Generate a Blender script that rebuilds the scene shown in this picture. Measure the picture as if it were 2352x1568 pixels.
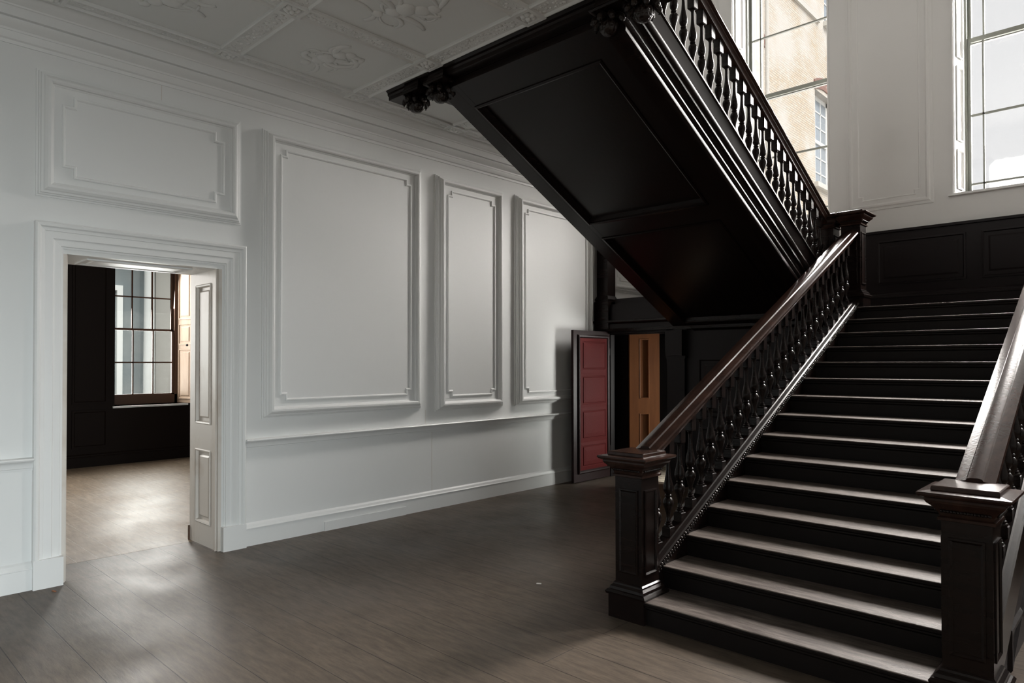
import bpy, bmesh, math, random
from mathutils import Vector, Matrix

# ------------------------------------------------------------------ scene, camera, light
for o in list(bpy.data.objects):
    bpy.data.objects.remove(o)
SC = bpy.context.scene
COL = SC.collection
random.seed(7)

# camera (24 mm lens, standing eye height, 43.5 degrees left of the hall's long axis)
YAW, PITCH, ROLL = 0.759509, 0.0125533, -0.0015491
cam_d = bpy.data.cameras.new('camera')
cam = bpy.data.objects.new('camera', cam_d)
COL.objects.link(cam)
fw = Vector((-math.sin(YAW) * math.cos(PITCH), math.cos(YAW) * math.cos(PITCH), math.sin(PITCH)))
r0 = Vector((math.cos(YAW), math.sin(YAW), 0))
u0 = r0.cross(fw)
rt = r0 * math.cos(ROLL) + u0 * math.sin(ROLL)
up = -r0 * math.sin(ROLL) + u0 * math.cos(ROLL)
m3 = Matrix((rt, up, -fw)).transposed()
cam.matrix_world = Matrix.Translation((6.0126, 0.0, 1.65)) @ m3.to_4x4()
cam_d.sensor_width = 36.0
cam_d.lens = 36.0 * 1575.417 / 2352.0
cam_d.shift_y = (812.217 - 784.0) / 2352.0
cam_d.clip_start = 0.05
cam_d.clip_end = 300
SC.camera = cam

# overcast sky
w = bpy.data.worlds.new('sky')
SC.world = w
w.use_nodes = True
bg = w.node_tree.nodes['Background']
bg.inputs[0].default_value = (0.985, 0.99, 1.0, 1)
bg.inputs[1].default_value = 0.78

vs = SC.view_settings
vs.view_transform = 'Standard'
vs.look = 'None'
vs.exposure = 0.15
vs.gamma = 1.0
vs.use_curve_mapping = False
SC.cycles.use_denoising = True
SC.cycles.max_bounces = 10
SC.cycles.diffuse_bounces = 6
SC.cycles.glossy_bounces = 4
SC.cycles.transparent_max_bounces = 12
SC.cycles.caustics_reflective = False
SC.cycles.caustics_refractive = False


def daylight(name, loc, normal, sx, sy, power, col, spread=160):
    """Soft area lamp"""
    d = bpy.data.lights.new(name, 'AREA')
    d.shape = 'RECTANGLE'
    d.size = sx
    d.size_y = sy
    d.energy = power
    d.color = col
    d.spread = math.radians(spread)
    o = bpy.data.objects.new(name, d)
    COL.objects.link(o)
    z = -Vector(normal).normalized()
    y = Vector((0, 0, 1))
    x = y.cross(z).normalized()
    y = z.cross(x)
    o.matrix_world = Matrix.Translation(loc) @ Matrix((x, y, z)).transposed().to_4x4()
    return o


WARM, COOL = (1.0, 0.955, 0.91), (0.86, 0.96, 1.0)
# the three tall stair windows, each a column of tilted patches of sky
for xc, pw in ((2.135, 370), (4.905, 480), (7.655, 420)):
    for k in range(4):
        daylight('stair_window_daylight', (xc, 10.22, 4.15 + 0.97 * k), (0, -1, -0.5), 1.3, 0.97, pw / 4, WARM, 96)
# glazed garden doors in the right-hand wall, beside and behind the viewer
for yc in (-2.6, 0.2):
    daylight('garden_door_daylight', (8.42, yc, 1.0), (-1, 0, -0.26), 1.5, 1.8, 60, COOL, 86)
# added fill lamp in the upper hall, no window there, brightens the far wall
daylight('upper_hall_fill', (3.2, -3.9, 6.3), (0, 1, 0), 1.5, 2.2, 110, WARM, 140)
# side room windows
for yc, pw in ((4.2, 120), (1.15, 330)):
    daylight('side_window_daylight', (-6.93, yc, 2.2), (1, 0, -0.2), 1.1, 2.4, pw, WARM)
# low passage window
daylight('passage_window_daylight', (2.2, 9.86, 1.2), (-0.3, -1, -0.1), 0.9, 1.4, 130, WARM)
# soft high daylight on the buildings outside, from the right
sun_d = bpy.data.lights.new('soft_sun', 'SUN')
sun_d.energy = 4.4
sun_d.angle = math.radians(50)
sun_d.color = (1.0, 0.97, 0.93)
sun = bpy.data.objects.new('soft_sun', sun_d)
COL.objects.link(sun)
sun.rotation_euler = Vector((0.55, -0.10, 0.8)).to_track_quat('Z', 'Y').to_euler()


# ------------------------------------------------------------------ materials
def mat(name, col, rough=0.5, spec=0.5, bump=None, vary=None, coat=0.0):
    """bump = (scale, strength, detail, kind); vary = (scale, other colour, low, high)"""
    m = bpy.data.materials.new(name)
    m.use_nodes = True
    nt = m.node_tree
    p = nt.nodes['Principled BSDF']
    p.inputs['Base Color'].default_value = (*col, 1)
    p.inputs['Roughness'].default_value = rough
    p.inputs['Specular IOR Level'].default_value = spec
    p.inputs['Coat Weight'].default_value = coat
    tc = nt.nodes.new('ShaderNodeTexCoord')
    if vary:
        sc, c2, lo, hi = vary
        mp = nt.nodes.new('ShaderNodeMapping')
        if isinstance(sc, tuple):
            mp.inputs['Scale'].default_value = sc
        else:
            mp.inputs['Scale'].default_value = (sc, sc, sc)
        nt.links.new(tc.outputs['Object'], mp.inputs[0])
        n = nt.nodes.new('ShaderNodeTexNoise')
        n.inputs['Scale'].default_value = 1
        n.inputs['Detail'].default_value = 6
        n.inputs['Roughness'].default_value = 0.6
        nt.links.new(mp.outputs[0], n.inputs['Vector'])
        cr = nt.nodes.new('ShaderNodeValToRGB')
        cr.color_ramp.elements[0].position = lo
        cr.color_ramp.elements[1].position = hi
        cr.color_ramp.elements[0].color = (*col, 1)
        cr.color_ramp.elements[1].color = (*c2, 1)
        nt.links.new(n.outputs['Fac'], cr.inputs[0])
        nt.links.new(cr.outputs[0], p.inputs['Base Color'])
    if bump:
        sc, st, det, kind = bump
        if kind == 'voronoi':
            n = nt.nodes.new('ShaderNodeTexVoronoi')
            n.feature = 'SMOOTH_F1'
            out = n.outputs['Distance']
        else:
            n = nt.nodes.new('ShaderNodeTexNoise')
            n.inputs['Detail'].default_value = det
            out = n.outputs['Fac']
        n.inputs['Scale'].default_value = sc
        nt.links.new(tc.outputs['Object'], n.inputs['Vector'])
        b = nt.nodes.new('ShaderNodeBump')
        b.inputs['Strength'].default_value = st
        b.inputs['Distance'].default_value = 0.01
        nt.links.new(out, b.inputs['Height'])
        nt.links.new(b.outputs[0], p.inputs['Normal'])
    return m


def mapped_brick(nt, expr, sx, sy, offset=0.5, mortar=0.01):
    """Brick texture on two object axes. expr = 'xy' / 'yz' ..."""
    tc = nt.nodes.new('ShaderNodeTexCoord')
    sp = nt.nodes.new('ShaderNodeSeparateXYZ')
    cb = nt.nodes.new('ShaderNodeCombineXYZ')
    nt.links.new(tc.outputs['Object'], sp.inputs[0])
    for i, a in enumerate(expr):
        nt.links.new(sp.outputs['XYZ'.index(a.upper())], cb.inputs[i])
    b = nt.nodes.new('ShaderNodeTexBrick')
    b.inputs['Scale'].default_value = 1.0
    b.inputs['Brick Width'].default_value = sx
    b.inputs['Row Height'].default_value = sy
    b.inputs['Mortar Size'].default_value = mortar
    b.inputs['Mortar Smooth'].default_value = 0.3
    b.offset = offset
    nt.links.new(cb.outputs[0], b.inputs['Vector'])
    return tc, cb, b


def floor_material(name, c1, c2, seam, spec, board=0.285):
    m = bpy.data.materials.new(name)
    m.use_nodes = True
    nt = m.node_tree
    p = nt.nodes['Principled BSDF']
    tc, cb, b = mapped_brick(nt, 'xy', 5.6, board, 0.37, 0.0028)
    b.inputs['Color1'].default_value = (*c1, 1)
    b.inputs['Color2'].default_value = (*c2, 1)
    b.inputs['Mortar'].default_value = (*seam, 1)
    mp = nt.nodes.new('ShaderNodeMapping')
    mp.inputs['Scale'].default_value = (1.6, 9.0, 1)
    nt.links.new(tc.outputs['Object'], mp.inputs[0])
    n = nt.nodes.new('ShaderNodeTexNoise')
    n.inputs['Scale'].default_value = 3.0
    n.inputs['Detail'].default_value = 12
    n.inputs['Roughness'].default_value = 0.72
    nt.links.new(mp.outputs[0], n.inputs['Vector'])
    n2 = nt.nodes.new('ShaderNodeTexNoise')
    n2.inputs['Scale'].default_value = 1.3
    n2.inputs['Detail'].default_value = 5
    nt.links.new(tc.outputs['Object'], n2.inputs['Vector'])
    r = nt.nodes.new('ShaderNodeMapRange')
    r.inputs['From Min'].default_value = 0.3
    r.inputs['From Max'].default_value = 0.7
    r.inputs['To Min'].default_value = 0.55
    r.inputs['To Max'].default_value = 1.45
    nt.links.new(n.outputs['Fac'], r.inputs['Value'])
    mx = nt.nodes.new('ShaderNodeMix')
    mx.data_type = 'RGBA'
    mx.blend_type = 'MULTIPLY'
    mx.inputs[0].default_value = 1.0
    nt.links.new(b.outputs['Color'], mx.inputs[6])
    nt.links.new(r.outputs[0], mx.inputs[7])
    nt.links.new(mx.outputs[2], p.inputs['Base Color'])
    r2 = nt.nodes.new('ShaderNodeMapRange')
    r2.inputs['From Min'].default_value = 0.3
    r2.inputs['From Max'].default_value = 0.7
    r2.inputs['To Min'].default_value = 0.36
    r2.inputs['To Max'].default_value = 0.56
    nt.links.new(n2.outputs['Fac'], r2.inputs['Value'])
    nt.links.new(r2.outputs[0], p.inputs['Roughness'])
    p.inputs['Specular IOR Level'].default_value = spec
    # bump: seams, grain, hollows
    inv = nt.nodes.new('ShaderNodeMath')
    inv.operation = 'MULTIPLY'
    inv.inputs[1].default_value = -0.5
    nt.links.new(b.outputs['Fac'], inv.inputs[0])
    add = nt.nodes.new('ShaderNodeMath')
    add.operation = 'MULTIPLY_ADD'
    add.inputs[1].default_value = 0.35
    nt.links.new(n.outputs['Fac'], add.inputs[0])
    nt.links.new(inv.outputs[0], add.inputs[2])
    bp = nt.nodes.new('ShaderNodeBump')
    bp.inputs['Strength'].default_value = 0.55
    bp.inputs['Distance'].default_value = 0.006
    nt.links.new(add.outputs[0], bp.inputs['Height'])
    nt.links.new(bp.outputs[0], p.inputs['Normal'])
    return m


def brick_material(name, expr, c1, c2, mort, sx=0.23, sy=0.076, stain=None):
    m = bpy.data.materials.new(name)
    m.use_nodes = True
    nt = m.node_tree
    p = nt.nodes['Principled BSDF']
    p.inputs['Roughness'].default_value = 0.85
    tc, cb, b = mapped_brick(nt, expr, sx, sy, 0.5, 0.009)
    b.inputs['Color1'].default_value = (*c1, 1)
    b.inputs['Color2'].default_value = (*c2, 1)
    b.inputs['Mortar'].default_value = (*mort, 1)
    out = b.outputs['Color']
    if stain:
        n = nt.nodes.new('ShaderNodeTexNoise')
        n.inputs['Scale'].default_value = 0.55
        n.inputs['Detail'].default_value = 7
        nt.links.new(cb.outputs[0], n.inputs['Vector'])
        cr = nt.nodes.new('ShaderNodeValToRGB')
        cr.color_ramp.elements[0].position = 0.42
        cr.color_ramp.elements[1].position = 0.62
        cr.color_ramp.elements[0].color = (0, 0, 0, 1)
        nt.links.new(n.outputs['Fac'], cr.inputs[0])
        mx = nt.nodes.new('ShaderNodeMix')
        mx.data_type = 'RGBA'
        mx.inputs[7].default_value = (*stain, 1)
        nt.links.new(out, mx.inputs[6])
        ml = nt.nodes.new('ShaderNodeMath')
        ml.operation = 'MULTIPLY'
        ml.inputs[1].default_value = 0.7
        nt.links.new(cr.outputs[0], ml.inputs[0])
        nt.links.new(ml.outputs[0], mx.inputs[0])
        out = mx.outputs[2]
    nt.links.new(out, p.inputs['Base Color'])
    return m


def glass_material(name, tint=(1, 1, 1), gloss=0.06, dirt=0.0):
    m = bpy.data.materials.new(name)
    m.use_nodes = True
    nt = m.node_tree
    nt.nodes.clear()
    o = nt.nodes.new('ShaderNodeOutputMaterial')
    t = nt.nodes.new('ShaderNodeBsdfTransparent')
    t.inputs[0].default_value = (*tint, 1)
    g = nt.nodes.new('ShaderNodeBsdfGlossy')
    g.inputs['Roughness'].default_value = 0.02
    mx = nt.nodes.new('ShaderNodeMixShader')
    mx.inputs[0].default_value = gloss
    nt.links.new(t.outputs[0], mx.inputs[1])
    nt.links.new(g.outputs[0], mx.inputs[2])
    nt.links.new(mx.outputs[0], o.inputs[0])
    return m


M = {}
M['white'] = mat('white_paint', (0.74, 0.745, 0.735), 0.5, 0.4, (7.0, 0.10, 3, 'noise'))
M['white_trim'] = mat('white_gloss_paint', (0.76, 0.765, 0.755), 0.38, 0.5)
M['plaster'] = mat('ceiling_plaster', (0.72, 0.73, 0.72), 0.6, 0.3)
M['foliage'] = mat('moulded_plaster_foliage', (0.72, 0.73, 0.72), 0.6, 0.3, (26.0, 1.0, 4, 'voronoi'))
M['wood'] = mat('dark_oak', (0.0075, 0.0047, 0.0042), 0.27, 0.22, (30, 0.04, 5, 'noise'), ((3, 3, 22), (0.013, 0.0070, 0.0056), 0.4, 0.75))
M['wood_rail'] = mat('polished_handrail_oak', (0.024, 0.0130, 0.0102), 0.20, 0.20, (60, 0.05, 5, 'noise'), ((14, 4, 14), (0.045, 0.023, 0.017), 0.4, 0.75))
M['wood_carved'] = mat('carved_oak', (0.015, 0.0095, 0.008), 0.28, 0.35, (55, 0.9, 2, 'voronoi'))
M['tread'] = mat('worn_tread_oak', (0.085, 0.068, 0.060), 0.45, 0.30, (90, 0.22, 8, 'noise'), ((5, 30, 6), (0.21, 0.18, 0.16), 0.4, 0.7))
M['riser'] = mat('black_riser_shaded_nosing', (0.0062, 0.0042, 0.0040), 0.5, 0.25, (18, 0.15, 5, 'noise'))
M['panelling'] = mat('dark_panelling', (0.009, 0.006, 0.0065), 0.42, 0.2, (25, 0.1, 5, 'noise'))
M['side_panelling'] = mat('side_room_dark_panelling', (0.007, 0.0035, 0.0025), 0.55, 0.12)
M['bounce_grey'] = mat('unseen_bounce_grey', (0.50, 0.49, 0.47), 0.6, 0.3)  # even grey of unseen walls and ceilings, picked for how it bounces light
M['red'] = mat('red_leather', (0.105, 0.0095, 0.0095), 0.65, 0.12, (90, 0.2, 3, 'noise'))
M['red_dark'] = mat('dark_red_door_frame', (0.016, 0.005, 0.005), 0.4, 0.15)
M['pine'] = mat('varnished_pine', (0.20, 0.075, 0.024), 0.38, 0.35, None, ((9, 9, 1.0), (0.13, 0.045, 0.014), 0.35, 0.7))
M['shutter'] = mat('bare_wood_shutter', (0.55, 0.40, 0.29), 0.5, 0.4, None, ((8, 8, 1.2), (0.42, 0.28, 0.19), 0.35, 0.7))
M['sash_brown'] = mat('brown_window_sash', (0.085, 0.040, 0.022), 0.5, 0.4)
M['sash_backlit'] = mat('backlit_shaded_sash', (0.24, 0.25, 0.22), 0.45, 0.4)  # white sash paint, darkened in the colour as if seen against the light
M['door_white'] = mat('worn_white_door_paint', (0.66, 0.62, 0.57), 0.5, 0.4, None, ((3, 3, 2), (0.52, 0.45, 0.38), 0.52, 0.78))
M['metal'] = mat('black_iron', (0.02, 0.02, 0.02), 0.35, 0.5)
M['glass'] = glass_material('window_glass')
M['glass_old'] = glass_material('old_dusty_glass', (0.93, 0.96, 0.96), 0.07)
M['floor'] = floor_material('worn_floorboards', (0.108, 0.084, 0.064), (0.092, 0.071, 0.054), (0.022, 0.017, 0.012), 0.34)
M['floor_pale'] = floor_material('pale_dry_floorboards', (0.225, 0.168, 0.118), (0.195, 0.145, 0.10), (0.34, 0.28, 0.22), 0.34, 0.165)
M['brick'] = brick_material('weathered_yellow_brick', 'yz', (0.66, 0.60, 0.51), (0.60, 0.49, 0.36), (0.30, 0.27, 0.24), stain=(0.66, 0.64, 0.61))
M['brick_red'] = brick_material('red_brick_arch', 'yz', (0.22, 0.09, 0.07), (0.26, 0.13, 0.10), (0.3, 0.26, 0.23), 0.08, 0.23)
M['tile'] = brick_material('pale_passage_tiles', 'xy', (0.70, 0.62, 0.50), (0.66, 0.58, 0.46), (0.18, 0.15, 0.12), 0.15, 0.15)
M['stone'] = mat('pale_stone', (0.62, 0.60, 0.56), 0.8, 0.3)
M['stucco_white'] = mat('white_stucco', (0.82, 0.82, 0.80), 0.7, 0.3)
M['stucco_grey'] = mat('grey_stucco', (0.20, 0.23, 0.24), 0.7, 0.3, None, (1.2, (0.28, 0.30, 0.30), 0.4, 0.7))
M['pale_wall'] = mat('pale_render', (0.42, 0.40, 0.37), 0.8, 0.2)
M['far_glass'] = mat('dark_far_window_glass', (0.30, 0.35, 0.40), 0.08, 0.8)
M['ground'] = mat('pale_gravel', (0.34, 0.33, 0.31), 0.95, 0.1)
M['chip'] = mat('wood_shaving', (0.62, 0.48, 0.34), 0.7, 0.2)
M['paper'] = mat('scrap_of_paper', (0.75, 0.74, 0.7), 0.7, 0.2)
M['leaf'] = mat('dry_leaf', (0.30, 0.13, 0.07), 0.7, 0.2)

# ------------------------------------------------------------------ mesh helpers


class MB:
    def __init__(self):
        self.v = []
        self.f = []
        self.smooth = False

    def add(self, vs, fs):
        b = len(self.v)
        self.v += [tuple(x) for x in vs]
        self.f += [tuple(b + i for i in f) for f in fs]
        return self

    def box(self, x0, x1, y0, y1, z0, z1):
        vs = [(x, y, z) for z in (z0, z1) for y in (y0, y1) for x in (x0, x1)]
        return self.add(vs, [(0, 2, 3, 1), (4, 5, 7, 6), (0, 1, 5, 4), (1, 3, 7, 5), (3, 2, 6, 7), (2, 0, 4, 6)])

    def prism(self, poly, d):
        """poly: planar list of 3D points, extruded along d (closed solid)."""
        n = len(poly)
        d = Vector(d)
        a = [Vector(p) for p in poly]
        vs = a + [p + d for p in a]
        fs = [tuple(range(n))[::-1], tuple(range(n, 2 * n))]
        for i in range(n):
            j = (i + 1) % n
            fs.append((i, j, n + j, n + i))
        return self.add(vs, fs)

    def lathe(self, prof, c=(0, 0, 0), n=20, flute=0, famp=0.0):
        """prof: [(radius, z)] bottom to top about the z axis at c"""
        vs, fs = [], []
        for (r, z) in prof:
            for k in range(n):
                a = 2 * math.pi * k / n
                rr = r * (1 + famp * math.cos(flute * a)) if flute else r
                vs.append((c[0] + rr * math.cos(a), c[1] + rr * math.sin(a), c[2] + z))
        for i in range(len(prof) - 1):
            for k in range(n):
                k2 = (k + 1) % n
                fs.append((i * n + k, i * n + k2, (i + 1) * n + k2, (i + 1) * n + k))
        fs.append(tuple(range(n))[::-1])
        fs.append(tuple(range((len(prof) - 1) * n, len(prof) * n)))
        return self.add(vs, fs)

    def square_stack(self, prof, c=(0, 0), cap=True):
        """prof: [(half width, z)] square sections, bottom to top"""
        vs, fs = [], []
        for (h, z) in prof:
            for sx, sy in ((-1, -1), (1, -1), (1, 1), (-1, 1)):
                vs.append((c[0] + sx * h, c[1] + sy * h, z))
        for i in range(len(prof) - 1):
            for k in range(4):
                k2 = (k + 1) % 4
                fs.append((i * 4 + k, i * 4 + k2, (i + 1) * 4 + k2, (i + 1) * 4 + k))
        if cap:
            fs.append((3, 2, 1, 0))
            t = (len(prof) - 1) * 4
            fs.append((t, t + 1, t + 2, t + 3))
        return self.add(vs, fs)

    def frame(self, O, U, V, N, poly, prof, fill=False):
        """Mitred moulding round a closed polygon (counter-clockwise in u,v); prof = [(inset, height)]."""
        O, U, V, N = Vector(O), Vector(U), Vector(V), Vector(N)
        n = len(poly)
        vs, fs = [], []
        offs = []
        for i in range(n):
            p, a, b = poly[i], poly[i - 1], poly[(i + 1) % n]
            d1 = Vector((p[0] - a[0], p[1] - a[1])).normalized()
            d2 = Vector((b[0] - p[0], b[1] - p[1])).normalized()
            n1 = Vector((-d1.y, d1.x))
            n2 = Vector((-d2.y, d2.x))
            mm = n1 + n2
            mm = mm / max(1e-6, mm.dot(n1))
            offs.append(mm)
        for (ins, h) in prof:
            for i in range(n):
                u = poly[i][0] + offs[i].x * ins
                v = poly[i][1] + offs[i].y * ins
                vs.append(O + U * u + V * v + N * h)
        for j in range(len(prof) - 1):
            for i in range(n):
                k = (i + 1) % n
                fs.append((j * n + i, j * n + k, (j + 1) * n + k, (j + 1) * n + i))
        if fill:
            t = (len(prof) - 1) * n
            fs.append(tuple(range(t, t + n)))
        return self.add(vs, fs)

    def tube(self, pts, rad, n=8, squash=None):
        """tapered tube through pts; rad a number or a list; squash=(axis vector, factor)"""
        pts = [Vector(p) for p in pts]
        m = len(pts)
        if not hasattr(rad, '__len__'):
            rad = [rad] * m
        vs, fs = [], []
        up0 = Vector((0, 0, 1))
        for i, p in enumerate(pts):
            t = (pts[min(i + 1, m - 1)] - pts[max(i - 1, 0)]).normalized()
            a = t.cross(up0)
            if a.length < 1e-3:
                a = t.cross(Vector((1, 0, 0)))
            a.normalize()
            b = a.cross(t).normalized()
            for k in range(n):
                an = 2 * math.pi * k / n
                d = a * math.cos(an) * rad[i] + b * math.sin(an) * rad[i]
                if squash:
                    ax = Vector(squash[0])
                    d = d - ax * d.dot(ax) * (1 - squash[1])
                vs.append(p + d)
        for i in range(m - 1):
            for k in range(n):
                k2 = (k + 1) % n
                fs.append((i * n + k, i * n + k2, (i + 1) * n + k2, (i + 1) * n + k))
        fs.append(tuple(range(n))[::-1])
        fs.append(tuple(range((m - 1) * n, m * n)))
        return self.add(vs, fs)

    def ball(self, c, r, n=8, sz=1.0):
        prof = []
        k = max(4, n // 2 + 1)
        for i in range(k + 1):
            a = -math.pi / 2 + math.pi * i / k
            prof.append((max(1e-4, r * math.cos(a)), r * sz * math.sin(a)))
        return self.lathe(prof, c, n)

    def build(self, name, material, parent=None, smooth=False, loc=None):
        me = bpy.data.meshes.new(name)
        vs = self.v
        if loc is not None:
            vs = [(x - loc[0], y - loc[1], z - loc[2]) for x, y, z in vs]
        me.from_pydata(vs, [], self.f)
        me.materials.append(material)
        bm = bmesh.new()
        bm.from_mesh(me)
        bmesh.ops.recalc_face_normals(bm, faces=bm.faces)
        bm.to_mesh(me)
        bm.free()
        if smooth:
            me.polygons.foreach_set('use_smooth', [True] * len(me.polygons))
            if smooth != 'all':
                me.set_sharp_from_angle(angle=math.radians(38))
        me.update()
        o = bpy.data.objects.new(name, me)
        COL.objects.link(o)
        if loc is not None:
            o.location = loc
        if parent is not None:
            o.parent = parent
            if loc is None:
                o.matrix_parent_inverse = parent.matrix_world.inverted()
        return o


def empty(name, loc=(0, 0, 0)):
    o = bpy.data.objects.new(name, None)
    COL.objects.link(o)
    o.location = loc
    o.matrix_world = Matrix.Translation(loc)
    o.empty_display_size = 0.1
    return o


def tag(o, label=None, cat=None, group=None, kind=None):
    if label:
        o['label'] = label
    if cat:
        o['category'] = cat
    if group:
        o['group'] = group
    if kind:
        o['kind'] = kind
    return o


def struct(o, label, cat):
    return tag(o, label, cat, None, 'structure')


def rect(u0, v0, u1, v1):
    return [(u0, v0), (u1, v0), (u1, v1), (u0, v1)]


def eared(u0, v0, u1, v1, s):
    """rectangle with its four corners stepped inwards by s"""
    return [(u0 + s, v0), (u1 - s, v0), (u1 - s, v0 + s), (u1, v0 + s), (u1, v1 - s), (u1 - s, v1 - s),
            (u1 - s, v1), (u0 + s, v1), (u0 + s, v1 - s), (u0, v1 - s), (u0, v0 + s), (u0 + s, v0 + s)]


def wall_boxes(mb, axis, a0, a1, u0, u1, z0, z1, holes):
    """wall slab normal to axis ('x'/'y') between a0 and a1, with rectangular holes (u0,u1,z0,z1)"""
    us = sorted({u0, u1} | {h[0] for h in holes} | {h[1] for h in holes})
    zs = sorted({z0, z1} | {h[2] for h in holes} | {h[3] for h in holes})
    for i in range(len(us) - 1):
        run = None
        cells = []
        for j in range(len(zs) - 1):
            uc, zc = (us[i] + us[i + 1]) / 2, (zs[j] + zs[j + 1]) / 2
            solid = not any(h[0] < uc < h[1] and h[2] < zc < h[3] for h in holes)
            if solid:
                if run is None:
                    run = zs[j]
            elif run is not None:
                cells.append((run, zs[j]))
                run = None
        if run is not None:
            cells.append((run, zs[-1]))
        for (q0, q1) in cells:
            if axis == 'x':
                mb.box(a0, a1, us[i], us[i + 1], q0, q1)
            else:
                mb.box(us[i], us[i + 1], a0, a1, q0, q1)


# ------------------------------------------------------------------ measurements
YN1, RUN, RISE = 3.6915, 0.30956, 0.14996        # lower flight: first nosing, going, rise
SLOPE = RISE / RUN
FAR = 9.5                                        # wall with the tall windows
RIGHT, FRONT = 8.5, -4.0
CEIL, UPFLOOR, TOP = 4.25, 4.5, 8.2
LAND = 15 * RISE                                 # half landing level 2.25
YLAND = YN1 + 14 * RUN                           # its front edge
DOOR = (1.41, 2.62, 2.505)                       # doorway in the left wall
WALLT = 0.61
SIDE = -6.4


def pitch1(y):
    return RISE + (y - YN1) * SLOPE


def pitch2(y):
    return LAND + RISE + (8.3 - y) * SLOPE


W1 = (1.46, 2.81)
W2 = (4.23, 5.58)
W3 = (6.98, 8.33)
WZ = (3.64, 7.5)

# ------------------------------------------------------------------ structure
fl = MB().box(-0.52, RIGHT + 0.3, FRONT - 0.3, 8.3, -0.12, 0.0).build('floor', M['floor'])
struct(fl, 'wide worn brown floorboards of the hall', 'floor')
fl = MB().box(SIDE - 0.5, -0.524, -1.8, 6.5, -0.12, 0.0).build('floor_side_room', M['floor_pale'])
struct(fl, 'pale bare floorboards of the room beyond the doorway', 'floor')
sm = MB().box(-0.001, 0.0014, 5.010, 5.016, 0.205, 0.865).box(-0.001, 0.0014, 4.915, 4.919, 0.962, 1.12)
sm.box(-0.001, 0.0014, 2.108, 2.113, 3.83, 3.955)
wall_seams = sm
ft = MB().box(-0.2, RIGHT + 0.3, 8.3, FAR + 0.5, -0.12, 0.0).build('floor_passage', M['tile'])
struct(ft, 'pale tiled passage floor beyond the dark screen', 'floor')

wl = MB()
wall_boxes(wl, 'x', -WALLT, 0.0, FRONT, FAR + 0.5, 0, TOP, [(DOOR[0], DOOR[1], -1, DOOR[2]), (8.72, 9.12, 0.6, 1.98)])
wl = wl.build('wall_left', M['white'])
wall_seams.build('board_joint', M['door_white'], wl)
struct(wl, 'long white painted wall with the doorway and raised panels', 'wall')
wf = MB()
wall_boxes(wf, 'y', FAR, FAR + 0.5, 0.0, RIGHT + 0.3, 0, TOP,
           [(W1[0], W1[1], *WZ), (W2[0], W2[1], *WZ), (W3[0], W3[1], *WZ), (1.7, 2.7, 0.35, 1.95)])
wf = wf.build('wall_far', M['white'])
struct(wf, 'white painted stair hall wall holding the tall windows', 'wall')
wr = MB()
RW = [(-3.4, -1.8, 0.02, 2.5), (-0.6, 1.0, 0.02, 2.5)]
wall_boxes(wr, 'x', RIGHT, RIGHT + 0.5, FRONT, FAR + 0.5, 0, TOP, RW)
wr = wr.build('wall_right', M['bounce_grey'])
struct(wr, 'grey hall wall to the right of the stairs', 'wall')
wn = MB()
wall_boxes(wn, 'y', FRONT - 0.5, FRONT, -0.6, RIGHT + 0.5, 0, TOP, [])
wn = wn.build('wall_front', M['bounce_grey'])
struct(wn, 'grey hall wall opposite the stairs', 'wall')
rf = MB().box(-0.6, RIGHT + 0.5, FRONT - 0.5, FAR + 0.5, TOP, TOP + 0.2).build('ceiling_upper', M['bounce_grey'])
struct(rf, 'plain upper ceiling over the stairwell', 'ceiling')

# hall ceiling: main slab and the strip along the left wall under the gallery
GX = 0.86
YB = 3.89
ce = MB().box(0, RIGHT, FRONT, YB, CEIL, UPFLOOR).box(0, GX, YB, FAR, CEIL, UPFLOOR)
ce = ce.build('ceiling', M['plaster'])
struct(ce, 'white plaster ceiling divided into moulded square compartments', 'ceiling')

# ceiling ribs: flat band with two rolled edges
RB = [(0.004, 0.0), (0.004, -0.016), (0.009, -0.026), (0.019, -0.026), (0.026, -0.016), (0.030, -0.010)]


def rib(x0, x1, y0, y1, along):
    """one moulded band: two rolled edges and a foliage strip between"""
    mb = MB()
    if along == 'y':
        a0, a1 = x0, x1
        pr = [(a0 + i, h) for i, h in RB] + [(a1 - i, h) for i, h in RB[::-1]]
        mb.prism([(a, y0, CEIL + h) for a, h in pr], (0, y1 - y0, 0))
    else:
        a0, a1 = y0, y1
        pr = [(a0 + i, h) for i, h in RB] + [(a1 - i, h) for i, h in RB[::-1]]
        mb.prism([(x0, a, CEIL + h) for a, h in pr], (x1 - x0, 0, 0))
    o = mb.build('rib', M['plaster'], ce)
    fm = MB()
    L, wid = (y1 - y0, x1 - x0) if along == 'y' else (x1 - x0, y1 - y0)
    n = max(1, int(L / 0.030))
    for k in range(n):
        t = (k + 0.5) * L / n
        ph = t / 0.17 * 2 * math.pi
        for (off, r) in ((0.30 * math.sin(ph), 0.017), (-0.30 * math.sin(ph) + random.uniform(-0.05, 0.05), 0.011), (random.uniform(-0.33, 0.33), 0.010)):
            tt = t + random.uniform(-0.01, 0.01)
            uu = off * (wid - 0.06)
            c = ((x0 + x1) / 2 + uu, y0 + tt, CEIL - 0.009) if along == 'y' else (x0 + tt, (y0 + y1) / 2 + uu, CEIL - 0.009)
            fm.ball(c, r * random.uniform(0.8, 1.25), 6, 0.45)
    f = fm.build('leaf_scroll', M['plaster'], o, smooth='all')
    return o


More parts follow.
